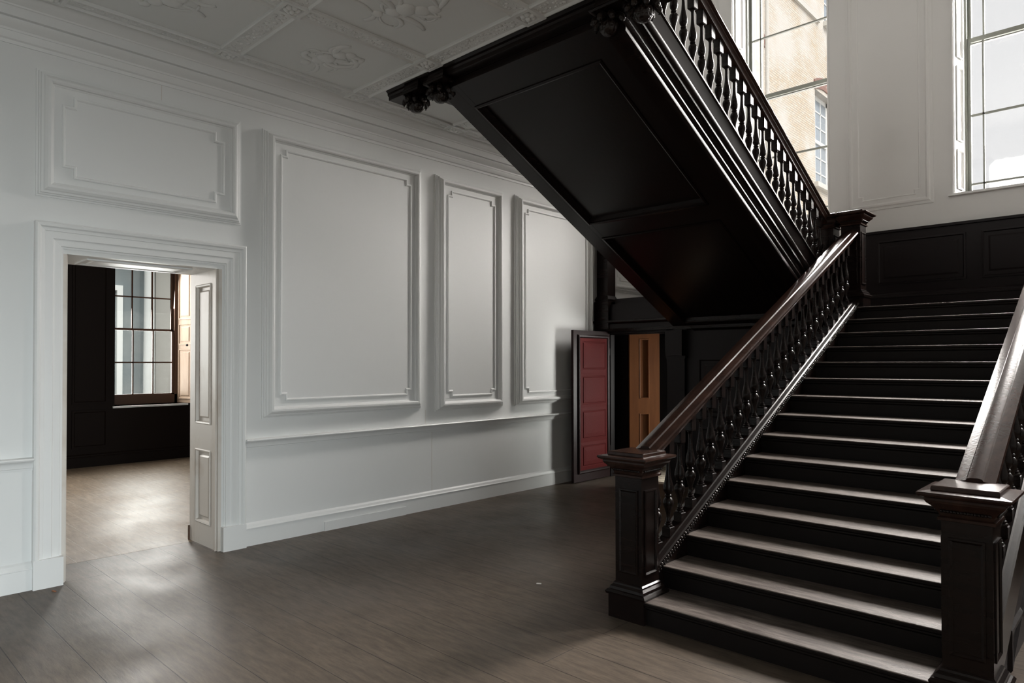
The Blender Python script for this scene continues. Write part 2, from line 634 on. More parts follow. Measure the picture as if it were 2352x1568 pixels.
def boss(x0, x1, y0, y1):
    mb = MB()
    mb.frame((0, 0, CEIL), (1, 0, 0), (0, 1, 0), (0, 0, -1), rect(x0, y0, x1, y1),
             [(0, 0), (0, 0.03), (0.03, 0.03), (0.04, 0.012)], True)
    o = mb.build('boss', M['plaster'], ce)
    fm = MB()
    cx, cy = (x0 + x1) / 2, (y0 + y1) / 2
    for k in range(6):
        a = k * math.pi / 3
        fm.ball((cx + 0.038 * math.cos(a), cy + 0.038 * math.sin(a), CEIL - 0.02), 0.026, 8, 0.8)
    fm.ball((cx, cy, CEIL - 0.035), 0.022, 8)
    fm.build('rosette', M['plaster'], o, smooth='all')


XR = [(0.27, 0.43), (1.325, 1.51), (2.50, 2.69), (3.68, 3.87), (4.86, 5.05)]
YR = [(-0.12, 0.08), (1.145, 1.345), (2.41, 2.61), (3.68, 3.88)]
xe, ye = 5.9, -1.2
for i, (a, b) in enumerate(XR):
    prev = ye
    for (c, d) in YR:
        rib(a, b, prev, c, 'y')
        boss(a, b, c, d)
        prev = d
    if i == 0:
        prev = 3.88
        for (c, d) in [(4.95, 5.15), (6.21, 6.41)]:
            rib(a, b, prev, c, 'y')
            boss(a, b, c, d)
            prev = d
for (c, d) in YR:
    for i in range(len(XR)):
        x1 = XR[i + 1][0] if i + 1 < len(XR) else xe
        rib(XR[i][1], x1, c, d, 'x')
rib(0.43, GX, 4.95, 5.15, 'x')
rib(0.43, GX, 6.21, 6.41, 'x')


def ornament(cx, cy, s, seed):
    """low moulded figure with scrolls and ribbons in a ceiling compartment"""
    rnd = random.Random(seed)
    mb = MB()
    z = CEIL - 0.001
    sq = ((0, 0, 1), 0.42)
    ax = rnd.uniform(0.3, 0.8)
    for t in (-0.16, -0.08, 0.0, 0.07, 0.13):
        mb.ball((cx + t * s * math.cos(ax) + rnd.uniform(-0.02, 0.02), cy + t * s * math.sin(ax) + rnd.uniform(-0.02, 0.02), z), (0.055 - abs(t) * 0.15) * s, 10, 0.35)
    for k in range(16):
        t = rnd.uniform(-0.17, 0.17) * s
        bx, by = cx + t * math.cos(ax), cy + t * math.sin(ax)
        an = ax + rnd.choice((-1, 1)) * rnd.uniform(0.3, 2.4)
        L = rnd.uniform(0.10, 0.27) * s
        curl = rnd.choice((-1, 1)) * rnd.uniform(0.5, 3.2)
        r0_ = rnd.uniform(0.007, 0.018) * s
        pts, rad = [], []
        for i in range(9):
            pts.append((bx, by, z - 0.002))
            rad.append(r0_ * (0.25 + math.sin(math.pi * (i + 1.0) / 10.5)))
            bx += L / 8 * math.cos(an)
            by += L / 8 * math.sin(an)
            an += curl / 8 * (0.4 + i / 5)
        mb.tube(pts, rad, 6, sq)
    return mb.build('relief', M['plaster'], ce, smooth='all')


ornament(0.88, 3.15, 1.5, 3)
ornament(1.98, 3.12, 1.5, 5)
ornament(0.88, 1.85, 1.4, 8)
ornament(1.98, 1.88, 1.4, 9)
ornament(3.1, 3.1, 1.1, 11)
ornament(0.88, 0.6, 1.4, 12)

# cornice along the left wall
CP = [(0.0, 3.955), (0.012, 3.955), (0.016, 3.978), (0.034, 3.985), (0.050, 4.012), (0.054, 4.03), (0.062, 4.03), (0.064, 4.046),
      (0.085, 4.062), (0.108, 4.088), (0.112, 4.098), (0.104, 4.10), (0.104, 4.108), (0.140, 4.108), (0.144, 4.172), (0.152, 4.176),
      (0.156, 4.186), (0.175, 4.196), (0.20, 4.215), (0.222, 4.238), (0.236, 4.243), (0.238, CEIL), (0.0, CEIL)]
tr = MB().prism([(x, FRONT, z) for x, z in CP], (0, FAR - FRONT, 0)).build('trim_1', M['white_trim'], smooth=True)
struct(tr, 'deep white moulded cornice between left wall and ceiling', 'cornice')

# chair rail and baseboard on the left wall (two runs, broken by the doorway)
RP = [(0.0, 0.865), (0.010, 0.866), (0.014, 0.884), (0.026, 0.888), (0.030, 0.915), (0.048, 0.934), (0.066, 0.940), (0.072, 0.950), (0.066, 0.959), (0.0, 0.962)]
BP = [(0.0, 0.0), (0.030, 0.0), (0.030, 0.150), (0.036, 0.153), (0.036, 0.160), (0.024, 0.172), (0.022, 0.186), (0.012, 0.196), (0.0, 0.205)]
for (n1, n2, y0, y1, lab) in (('trim_2', 'baseboard_left', 2.822, 7.98, 'right of the doorway'), ('trim_3', 'baseboard_near', FRONT, 1.228, 'left of the doorway')):
    o = MB().prism([(x, y0, z) for x, z in RP], (0, y1 - y0, 0)).build(n1, M['white_trim'], smooth=True)
    struct(o, 'white moulded chair rail ' + lab, 'chair rail')
    o = MB().prism([(x, y0, z) for x, z in BP], (0, y1 - y0, 0)).build(n2, M['white_trim'], smooth=True)
    struct(o, 'white moulded baseboard ' + lab, 'baseboard')
o = MB().box(0.0, 0.042, 3.62, 4.62, 0.0, 0.088).build('trim_4', M['white_trim'])
struct(o, 'low white repair strip along the foot of the baseboard', 'trim')

# door casing round the left doorway
dc = empty('door_frame', (0, 2.0, 0))
struct(dc, 'wide white moulded architrave and deep panelled lining of the left doorway', 'door frame')
AP = [(0.0, 0.0), (0.0, 0.052), (0.012, 0.060), (0.030, 0.056), (0.040, 0.044), (0.062, 0.040), (0.064, 0.034), (0.115, 0.034), (0.122, 0.026),
      (0.130, 0.024), (0.168, 0.022), (0.172, 0.012), (0.185, 0.012), (0.185, 0.0)]
y0, y1, zt = 1.228, 2.820, 2.695
mb = MB()
for i in range(len(AP) - 1):
    (i0, h0), (i1, h1) = AP[i], AP[i + 1]
    for q in ('l', 't', 'r'):
        if q == 'l':
            v = [(h0, y0 + i0, 0.2), (h1, y0 + i1, 0.2), (h1, y0 + i1, zt - i1), (h0, y0 + i0, zt - i0)]
        elif q == 'r':
            v = [(h0, y1 - i0, 0.2), (h1, y1 - i1, 0.2), (h1, y1 - i1, zt - i1), (h0, y1 - i0, zt - i0)]
        else:
            v = [(h0, y0 + i0, zt - i0), (h1, y0 + i1, zt - i1), (h1, y1 - i1, zt - i1), (h0, y1 - i0, zt - i0)]
        mb.add(v, [(0, 1, 2, 3)])
mb.build('architrave', M['white_trim'], dc)
for (a, b) in ((1.226, 1.416), (2.614, 2.822)):
    MB().box(0.0, 0.062, a, b, 0.0, 0.212).build('plinth_block', M['white_trim'], dc)
# linings
RPNL = [(0.0, 0.0), (0.006, 0.006), (0.020, -0.004), (0.030, -0.014), (0.048, -0.014), (0.062, -0.004)]


def jamb(side):
    yy = DOOR[1] if side == 'r' else DOOR[0]
    s = -1 if side == 'r' else 1
    mb = MB()
    d = 0.03
    # framing with two sunk panels, facing the opening
    ya, yb = yy, yy + s * d
    x0, x1 = -WALLT, 0.0
    pu0, pu1 = x0 + 0.13, x1 - 0.16
    z = [0.0, 0.20, 0.86, 1.10, 2.36, DOOR[2] - 0.03]
    lo, hi = min(ya, yb), max(ya, yb)
    mb.box(x0, pu0, lo, hi, 0, z[5])
    mb.box(pu1, x1, lo, hi, 0, z[5])
    for (a, b) in ((z[0], z[1]), (z[2], z[3]), (z[4], z[5])):
        mb.box(pu0, pu1, lo, hi, a, b)
    mb.box(x1 - 0.045, x1 - 0.028, lo - 0.012, hi + 0.012, 0, z[5])
    o = mb.build('jamb_lining', M['door_white'], dc)
    for (a, b) in ((z[1], z[2]), (z[3], z[4])):
        q = MB().frame((0, yb, 0), (1, 0, 0), (0, 0, 1), (0, s, 0), rect(pu0, a, pu1, b),
                       [(-0.006, 0.0), (0.002, 0.008), (0.014, 0.004), (0.024, -0.018), (0.05, -0.018), (0.065, -0.008), (0.067, -0.008)], True)
        q.build('jamb_panel', M['door_white'], o)


jamb('r')
jamb('l')
mb = MB().box(-WALLT, 0, DOOR[0], DOOR[1], DOOR[2] - 0.03, DOOR[2])
hl = mb.build('head_lining', M['white_trim'], dc)
MB().frame((0, 0, DOOR[2] - 0.03), (1, 0, 0), (0, 1, 0), (0, 0, -1), rect(-0.48, DOOR[0] + 0.2, -0.14, DOOR[1] - 0.2),
           [(0, 0), (0.0, 0.012), (0.02, 0.014), (0.03, 0.004), (0.06, 0.004), (0.07, 0.010)], True).build('head_panel', M['white_trim'], hl)
MB().box(-WALLT - 0.012, -WALLT + 0.004, DOOR[1] - 0.042, DOOR[1] - 0.03, 0.0, 0.135).build('door_stop', M['sash_brown'], dc)

# ------------------------------------------------------------------ raised wall panels
PP = [(0.0, 0.0), (0.0, 0.014), (0.012, 0.016), (0.016, 0.030), (0.024, 0.034), (0.028, 0.050), (0.042, 0.054), (0.050, 0.068), (0.066, 0.082),
      (0.084, 0.082), (0.094, 0.072), (0.098, 0.052), (0.106, 0.046), (0.11, 0.040)]
BEAD = [(-0.006, 0.0), (-0.006, 0.010), (0.0, 0.014), (0.008, 0.014), (0.014, 0.008), (0.018, 0.0)]


def wall_panel(y0, y1, z0, z1, label, k=1.0, ear=0.055):
    mb = MB().frame((0, 0, 0), (0, 1, 0), (0, 0, 1), (1, 0, 0), rect(y0, z0, y1, z1), [(i, h * k) for i, h in PP], True)
    c = ((y0 + y1) / 2, z0)
    o = mb.build('wall_panel', M['white'])
    tag(o, label, 'wall panel', 'raised panels on the left wall')
    b = MB().frame((0.040 * k, 0, 0), (0, 1, 0), (0, 0, 1), (1, 0, 0), eared(y0 + 0.165, z0 + 0.165, y1 - 0.165, z1 - 0.165, ear), BEAD)
    b.build('bead_moulding', M['white_trim'], o)
    return o


wall_panel(1.235, 2.784, 2.885, 3.825, 'wide white wall panel directly above the doorway', 0.8, 0.075)
wall_panel(2.985, 4.845, 1.135, 3.81, 'largest white wall panel, just right of the doorway')
wall_panel(5.055, 6.148, 1.095, 3.80, 'narrowest white wall panel, second to the right of the doorway')
wall_panel(6.375, 8.0, 1.095, 3.80, 'white wall panel half hidden behind the stair and red door')
wall_panel(-0.9, 0.985, 1.135, 3.81, 'white wall panel at the left edge, left of the doorway')
wall_panel(8.45, 9.4, 2.72, 3.75, 'white wall panel beyond the dark post above the passage door')


def far_panel(x0, x1, z0, z1, label):
    mb = MB().frame((0, FAR, 0), (-1, 0, 0), (0, 0, 1), (0, -1, 0), rect(-x1, z0, -x0, z1),
                    [(0, 0), (0, 0.008), (0.03, 0.012), (0.045, 0.022), (0.065, 0.024), (0.078, 0.012), (0.085, 0.008)], True)
    o = mb.build('wall_panel', M['white'])
    tag(o, label, 'wall panel', 'shallow panels beside the tall windows')
    MB().frame((0, FAR - 0.008, 0), (-1, 0, 0), (0, 0, 1), (0, -1, 0), eared(-x1 + 0.14, z0 + 0.13, -x0 - 0.14, z1 - 0.13, 0.05),
               [(0, 0), (0, 0.007), (0.01, 0.007), (0.016, 0)]).build('bead_moulding', M['white_trim'], o)


far_panel(3.03, 4.02, 3.575, 7.4, 'shallow white wall panel between the two tall windows')
far_panel(5.78, 6.78, 3.575, 7.4, 'shallow white wall panel right of the right-hand tall window')
far_panel(0.2, 1.25, 3.575, 7.4, 'shallow white wall panel left of the left-hand tall window')


# ------------------------------------------------------------------ windows
def tall_window(num, xa, xb, label, margins=(1, 1)):
    z0, z1 = WZ
    win = empty('window_%d' % num, ((xa + xb) / 2, FAR, z0))
    struct(win, label, 'window')
    ys = FAR + 0.36
    # splayed shutters on both reveals
    for s, xw in ((1, xa), (-1, xb)):
        x_in = xw + s * 0.05
        mb = MB()
        poly = [(xw, FAR), (xw + s * 0.012, FAR), (x_in + s * 0.012, ys), (x_in - s * 0.05, ys)]
        mb.prism([(p[0], p[1], z0) for p in poly], (0, 0, z1 - z0))
        sh = mb.build('shutter', M['white_trim'], win)
        U = Vector((0.05 * s, 0.30, 0)).normalized()
        N = Vector((0, 0, 1)).cross(U) * (-1 if s > 0 else 1)
        if N.x * s < 0:
            N = -N
        for (a, b) in ((z0 + 0.07, z0 + 0.55), (z0 + 0.65, z0 + 1.55), (z0 + 1.65, z0 + 2.55), (z0 + 2.65, z1 - 0.1)):
            MB().frame((xw + s * 0.0135, FAR, 0), U, (0, 0, 1), N, rect(0.06, a, 0.25, b),
                       [(0, 0), (0, 0.012), (0.015, 0.012), (0.03, -0.004)]).build('shutter_moulding', M['white_trim'], sh)
    # box frame and the two sashes
    fa, fb = xa + 0.045, xb - 0.045
    mb = MB()
    mb.box(fa, fa + 0.035, ys - 0.01, ys + 0.14, z0, z1).box(fb - 0.035, fb, ys - 0.01, ys + 0.14, z0, z1)
    mb.box(fa, fb, ys - 0.01, ys + 0.14, z1 - 0.05, z1)
    mb.build('window_frame', M['sash_backlit'], win)
    ga, gb = xa + 0.115, xb - 0.115
    zm = 5.56
    for (lo, hi, yo, bars, thick) in ((z0 + 0.02, zm + 0.03, ys + 0.02, (z0 + 0.165, 4.645), 0.07), (zm - 0.03, z1 - 0.04, ys + 0.075, (6.47, z1 - 0.24), 0.05)):
        mb = MB()
        mb.box(fa + 0.03, ga, yo, yo + 0.045, lo, hi).box(gb, fb - 0.03, yo, yo + 0.045, lo, hi)
        mb.box(ga, gb, yo, yo + 0.045, lo, lo + (thick if yo < ys + 0.05 else 0.055))
        mb.box(ga, gb, yo, yo + 0.045, hi - 0.055, hi)
        for zb in bars:
            mb.box(ga, gb, yo + 0.008, yo + 0.036, zb - 0.011, zb + 0.011)
        for xv in [v for v, q in ((ga + 0.125, margins[0]), (gb - 0.125, margins[1])) if q]:
            mb.box(xv - 0.010, xv + 0.010, yo + 0.008, yo + 0.036, lo, hi)
        s = mb.build('sash', M['sash_backlit'], win)
        MB().box(ga, gb, yo + 0.020, yo + 0.024, lo + 0.02, hi - 0.02).build('pane', M['glass'], s)
    MB().box(xa - 0.05, xb + 0.05, FAR - 0.05, ys + 0.02, z0 - 0.025, z0).build('window_sill', M['white_trim'], win)
    # narrow architrave
    mb = MB()
    mb.box(xa - 0.012, xa + 0.004, FAR - 0.016, FAR + 0.01, z0, z1).box(xb - 0.004, xb + 0.012, FAR - 0.016, FAR + 0.01, z0, z1)
    mb.build('reveal_bead', M['white_trim'], win)


tall_window(1, *W1, 'tall white sash window behind the upper stair, looking on brick', (1, 0))
tall_window(2, *W2, 'tall white sash window at the right edge, looking on sky')
tall_window(3, *W3, 'tall white sash window beyond the right edge')


def plain_window(num, axis, plane, u0, u1, z0, z1, cols, rows, m_s, label, inward, shutter=None, depth=0.35, foot=0.05):
    """multi-pane sash window seen in a wall; axis is the wall normal"""
    c = (u0 + u1) / 2
    loc = (plane, c, z0) if axis == 'x' else (c, plane, z0)
    win = empty('window_%d' % num, loc)
    struct(win, label, 'window')

    def bx(mb, ua, ub, da, db, za, zb):
        d0, d1 = sorted((plane - inward * da, plane - inward * db))
        if axis == 'x':
            mb.box(d0, d1, ua, ub, za, zb)
        else:
            mb.box(ua, ub, d0, d1, za, zb)

    fr = MB()
    for (a, b) in ((u0, u0 + 0.05), (u1 - 0.05, u1)):
        bx(fr, a, b, depth - 0.02, depth + 0.1, z0, z1)
    bx(fr, u0, u1, depth - 0.02, depth + 0.1, z1 - 0.05, z1)
    bx(fr, u0, u1, depth - 0.02, depth + 0.1, z0, z0 + foot)
    fr.build('window_frame', m_s, win)
    h = (z1 - z0 - 0.05 - foot) / rows
    wv = (u1 - u0 - 0.1 - 0.06) / cols
    ga = u0 + 0.05 + 0.03
    half = rows // 2
    for (r0_, r1_, dd) in ((0, half, depth), (half, rows, depth + 0.045)):
        mb = MB()
        lo, hi = z0 + foot + r0_ * h, z0 + foot + r1_ * h
        bx(mb, u0 + 0.05, ga + 0.012, dd, dd + 0.04, lo, hi)
        bx(mb, u1 - 0.08 - 0.012, u1 - 0.05, dd, dd + 0.04, lo, hi)
        bx(mb, u0 + 0.05, u1 - 0.05, dd, dd + 0.04, lo, lo + 0.022)
        bx(mb, u0 + 0.05, u1 - 0.05, dd, dd + 0.04, hi - 0.016, hi)
        for k in range(r0_ + 1, r1_):
            zz = z0 + foot + k * h
            bx(mb, ga, u1 - 0.08, dd + 0.006, dd + 0.034, zz - 0.011, zz + 0.011)
        for k in range(1, cols):
            uu = ga + k * wv
            bx(mb, uu - 0.011, uu + 0.011, dd + 0.006, dd + 0.034, lo, hi)
        s = mb.build('sash', m_s, win)
        g = MB()
        bx(g, ga, u1 - 0.08, dd + 0.018, dd + 0.022, lo + 0.01, hi - 0.01)
        g.build('pane', M['glass_old'], s)
    sl = MB()
    bx(sl, u0 - 0.03, u1 + 0.03, -0.03, depth, z0 - 0.03, z0)
    sl.build('window_sill', M['white_trim'] if shutter else m_s, win)
    if shutter:
        for (ua, ub) in ((u1, u1 + 0.12),):
            mb = MB()
            # splayed folding shutter standing in the reveal
            mb.prism([(plane - depth, u1 - 0.01, z0), (plane, u1 + 0.115, z0), (plane, u1 + 0.135, z0), (plane - depth, u1 + 0.135, z0)], (0, 0, z1 - z0))
            sh = mb.build('shutter', M['shutter'], win)
            U = Vector((depth, 0.125, 0)).normalized()
            N = Vector((U.y, -U.x, 0))
            zz = [z0 + 0.07, z0 + 0.95, z0 + 1.03, z0 + 1.40, z0 + 1.48, z0 + 2.38, z0 + 2.38, z0 + 2.38]
            for k in range(0, 6, 2):
                MB().frame((plane - depth, u1 - 0.01, 0), U, (0, 0, 1), N, rect(0.06, zz[k], depth - 0.01, zz[k + 1]),
                           [(0, 0), (0.0, 0.014), (0.016, 0.012), (0.024, 0.001), (0.05, 0.001), (0.065, 0.010)], True).build('shutter_panel', M['shutter'], sh)
            kb = MB().ball((plane - 0.075, u1 + 0.045, z0 + 1.02), 0.022, 10)
            kb.build('knob', M['metal'], sh, smooth='all')
    return win



plain_window(4, 'x', RIGHT, *RW[0], 3, 6, M['sash_backlit'], 'glazed white garden door in the right wall behind the viewer', -1)
plain_window(5, 'x', RIGHT, *RW[1], 3, 6, M['sash_backlit'], 'glazed white garden door in the right wall beside the viewer', -1)

# ------------------------------------------------------------------ side room beyond the doorway
sw = MB()
SWIN = [(3.655, 4.78, 0.945, 3.405), (0.55, 1.75, 0.945, 3.405)]
wall_boxes(sw, 'x', SIDE - 0.5, SIDE, -1.5, 6.2, 0, CEIL, [(a, b + (0.13 if k == 0 else 0), c, d) for k, (a, b, c, d) in enumerate(SWIN)])
o = sw.build('wall_side_room', M['side_panelling'])
struct(o, 'very dark panelled wall of the room beyond the doorway', 'wall')
o = MB().box(SIDE, -WALLT, 6.2, 6.5, 0, CEIL).box(SIDE, -WALLT, -1.8, -1.5, 0, CEIL).build('wall_side_ends', M['side_panelling'])
struct(o, 'dark panelled end walls of the room beyond the doorway', 'wall')
o = MB().box(SIDE - 0.5, -WALLT, -1.8, 6.5, CEIL, CEIL + 0.2).build('ceiling_side_room', M['bounce_grey'])
struct(o, 'plain ceiling of the room beyond the doorway', 'ceiling')
o = MB().prism([(SIDE + x, -1.5, z) for x, z in BP], (0, 7.7, 0)).build('baseboard_side_room', M['side_panelling'])
struct(o, 'dark baseboard of the room beyond the doorway', 'baseboard')
# fielded panelling on that wall
for k, (a, b) in enumerate(((2.0, 2.95), (3.05, 3.55))):
    for (c, d) in ((0.3, 0.9), (1.0, 3.6)):
        o = MB().frame((SIDE, 0, 0), (0, 1, 0), (0, 0, 1), (1, 0, 0), rect(a, c, b, d), [(0, 0), (0, 0.02), (0.03, 0.02), (0.04, 0.006)], True)
        o = o.build('wainscot_panel', M['side_panelling'])
        tag(o, '%s dark panel %s the side room window, in its %s' % ('lower' if c < 0.5 else 'tall upper', 'well left of' if k == 0 else 'just left of', 'dado' if c < 0.5 else 'wall'),
            'wall panel', 'dark panelling of the side room')
plain_window(6, 'x', SIDE, *SWIN[0], 3, 4, M['sash_brown'], 'brown many-paned sash window seen through the doorway', 1, True, 0.40, 0.15)
plain_window(7, 'x', SIDE, *SWIN[1], 3, 4, M['sash_brown'], 'second brown sash window hidden left of the doorway', 1, None, 0.40, 0.15)

# ------------------------------------------------------------------ dark screen below the half landing
sc_ = empty('timber_screen', (2.4, 8.2, 0))
tag(sc_, 'dark panelled timber screen with a doorway under the stair landing', 'partition')
SY = 8.2
DX = (0.20, 1.15, 2.045)
PINE_W, PINE_A = 0.47, 56
mb = MB()
mb.box(0.004, DX[0], SY, SY + 0.10, 0, 2.095)
mb.box(DX[0], DX[1], SY, SY + 0.10, DX[2], 2.095)
mb.box(DX[1], RIGHT - 0.004, SY, SY + 0.08, 0, 2.095)
mb.build('panel_board', M['panelling'], sc_)
mb = MB().box(1.16, 1.42, SY - 0.05, SY + 0.0, 0.0, 1.735)
mb.box(1.14, 1.44, SY - 0.07, SY, 1.70, 1.735).build('pilaster', M['panelling'], sc_)
MB().box(1.17, 1.42, SY - 0.12, SY, 1.735, 2.075).build('pilaster_block', M['panelling'], sc_)
for (a, b) in ((1.60, 2.45), (2.55, 3.40)):
    for (c, d) in ((0.25, 0.8), (0.92, 1.70)):
        MB().frame((0, SY, 0), (-1, 0, 0), (0, 0, 1), (0, -1, 0), rect(-b, c, -a, d),
                   [(0, 0), (0, 0.018), (0.02, 0.02), (0.035, 0.004), (0.075, 0.004), (0.10, 0.012)], True).build('sunk_panel', M['panelling'], sc_)
MB().box(0.05, 1.15, SY - 0.06, SY, 2.06, 2.095).build('door_cornice', M['panelling'], sc_)
MB().box(0.002, 1.62, FAR - 0.06, FAR - 0.004, 0.28, 2.09).build('passage_shade_board', M['panelling'], sc_)  # dark board added so the gap beside the pine door reads as unlit
# lobby return behind the opening that carries the pine door
MB().box(0.004, 0.345, 8.40, 8.44, 0, 2.09).build('lobby_return', M['panelling'], sc_)

# red padded door standing open against the left wall
rd = empty('padded_door', (0.20, SY - 0.02, 0))
tag(rd, 'dark red padded door standing open by the left wall under the stair', 'door')
mb = MB().box(0.165, 0.205, 7.33, 8.17, 0.012, 2.09)
mb.build('door_leaf', M['red_dark'], rd)
mb = MB().frame((0.205, 0, 0), (0, 1, 0), (0, 0, 1), (1, 0, 0), rect(7.42, 0.12, 8.13, 2.03),
                [(0, 0), (0, 0.014), (0.012, 0.022), (0.03, 0.020), (0.045, 0.008)])
mb.build('door_moulding', M['red_dark'], rd)
zs = [0.165, 0.545, 1.025, 1.505, 1.985]
for k in range(4):
    MB().frame((0.205, 0, 0), (0, 1, 0), (0, 0, 1), (1, 0, 0), rect(7.465, zs[k], 8.085, zs[k + 1]),
               [(0, 0), (0.0, 0.010), (0.045, 0.014), (0.05, 0.009), (0.06, 0.009), (0.068, 0.016), (0.12, 0.020)], True).build('padded_panel', M['red'], rd)
for z in (0.35, 1.75):
    MB().lathe([(0.009, 0), (0.009, 0.1)], (0.19, 8.185, z), 10).build('hinge', M['metal'], rd)

# pine door ajar in the passage
pd = empty('panelled_door', (0.36, 8.43, 0))
tag(pd, 'open varnished orange pine door glowing in the passage under the stair', 'door')
PL = PINE_W
mb = MB()
for (a, b) in ((0, 0.33 * PL), (0.64 * PL, PL)):
    mb.box(a, b, -0.022, 0.022, 0.01, 2.085)
for (a, b) in ((0.01, 0.22), (0.90, 1.12), (1.99, 2.085)):
    mb.box(0.33 * PL, 0.64 * PL, -0.022, 0.022, a, b)
mb.build('door_leaf', M['pine'], pd).matrix_parent_inverse = Matrix()
for (c, d) in ((0.22, 0.90), (1.12, 1.99)):
    a, b = 0.33 * PL, 0.64 * PL
    q = MB().box(a, b, 0.010, 0.020, c, d)
    q.frame((0, -0.022, 0), (1, 0, 0), (0, 0, 1), (0, -1, 0), rect(a, c, b, d), [(-0.006, 0), (0, 0.006), (0.010, 0.004), (0.014, -0.032)])
    q.build('door_panel', M['pine'], pd).matrix_parent_inverse = Matrix()
pd.rotation_euler = (0, 0, math.radians(PINE_A))
plain_window(8, 'y', FAR, 1.7, 2.7, 0.35, 1.95, 2, 4, M['sash_backlit'], 'low window lighting the passage under the landing', -1, None, 0.2)

# ------------------------------------------------------------------ half landing
ld = empty('landing', (4.2, 8.8, LAND))
tag(ld, 'dark timber half landing below the tall windows', 'landing')
MB().box(0.003, RIGHT - 0.003, YLAND + 0.03, FAR - 0.003, LAND - 0.04, LAND).build('landing_floor', M['tread'], ld)
MB().box(0.003, RIGHT - 0.003, YLAND + 0.05, FAR - 0.003, LAND - 0.15, LAND - 0.04).build('landing_soffit', M['panelling'], ld)
FP = [(0.0, -0.16), (-0.05, -0.16), (-0.055, -0.12), (-0.02, -0.11), (-0.02, -0.07), (-0.06, -0.055), (-0.085, -0.03), (-0.085, -0.005), (-0.07, 0.0), (0.0, 0.0)]
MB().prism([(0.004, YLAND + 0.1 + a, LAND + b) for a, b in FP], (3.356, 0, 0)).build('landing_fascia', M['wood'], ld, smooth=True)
# short parapet and half post by the left wall
MB().box(0.24, 1.3, 8.10, 8.20, LAND, 2.48).box(0.30, 1.3, 8.17, 8.25, LAND, 2.56).build('parapet', M['panelling'], ld)
mb = MB().square_stack([(0.095, 2.56), (0.095, 4.24)], (0.145, 8.17))
mb.square_stack([(0.125, 2.12), (0.125, 2.52), (0.112, 2.525), (0.112, 2.54), (0.12, 2.555), (0.098, 2.60), (0.09, 2.62)], (0.145, 8.17))
mb.build('half_post', M['wood'], ld)

# dado panelling on the far wall above the landing
dd = empty('dado_panelling', (4.2, FAR, LAND))
tag(dd, 'dark panelled dado above the landing below the tall windows', 'panelling')
MB().box(0.003, RIGHT - 0.003, FAR - 0.03, FAR - 0.002, LAND, 3.27).build('dado_board', M['panelling'], dd)
MB().box(0.003, RIGHT - 0.003, FAR - 0.06, FAR - 0.002, 3.265, 3.295).build('dado_cap', M['panelling'], dd)
MB().prism([(0.004, FAR - 0.03 - x, LAND + z * 1.3) for x, z in BP], (RIGHT - 0.008, 0, 0)).build('dado_skirting', M['panelling'], dd)
for (a, b) in ((2.55, 3.25), (3.40, 4.35), (4.5, 5.4), (5.55, 6.6)):
    MB().frame((0, FAR - 0.03, 0), (-1, 0, 0), (0, 0, 1), (0, -1, 0), rect(-b, 2.62, -a, 3.17),
               [(0, 0), (0, 0.014), (0.02, 0.016), (0.03, 0.003), (0.07, 0.003), (0.09, 0.010)], True).build('dado_panel', M['panelling'], dd)

# ------------------------------------------------------------------ stair parts
BAL_L = 0.70
BALP = [(0.0290, 0.080), (0.0300, 0.086), (0.0280, 0.093), (0.0215, 0.096), (0.0245, 0.101), (0.0225, 0.107), (0.0165, 0.110), (0.0185, 0.115), (0.0165, 0.120),
        (0.0140, 0.126), (0.0135, 0.150), (0.0160, 0.172), (0.0250, 0.202), (0.0350, 0.230), (0.0372, 0.247), (0.0340, 0.265), (0.0230, 0.279), (0.0165, 0.284),
        (0.0225, 0.288), (0.0250, 0.294), (0.0225, 0.300), (0.0165, 0.304), (0.0230, 0.311), (0.0320, 0.327), (0.0345, 0.345), (0.0325, 0.366), (0.0250, 0.400),
        (0.0175, 0.440), (0.0145, 0.475), (0.0132, 0.510), (0.0136, 0.545), (0.0165, 0.556), (0.0225, 0.562), (0.0205, 0.570)]


def baluster_mesh(name):
    """one turned double-vase baluster with square ends, base at z = 0"""
    mb = MB()
    mb.lathe(BALP, (0, 0, 0), 14)
    mb.square_stack([(0.031, 0.0), (0.031, 0.075), (0.027, 0.080)])
    mb.square_stack([(0.026, 0.568), (0.031, 0.574), (0.031, BAL_L)])
    return mb


def place_balusters(parent, x, ys, zf, proto=None):
    for y in ys:
        if proto is None:
            o = baluster_mesh('baluster').build('baluster', M['wood'], None, smooth=True)
            proto = o
        else:
            o = proto.copy()
            COL.objects.link(o)
        o.parent = parent
        o.matrix_parent_inverse = parent.matrix_world.inverted()
        o.location = (x, y, zf(y))
    return proto


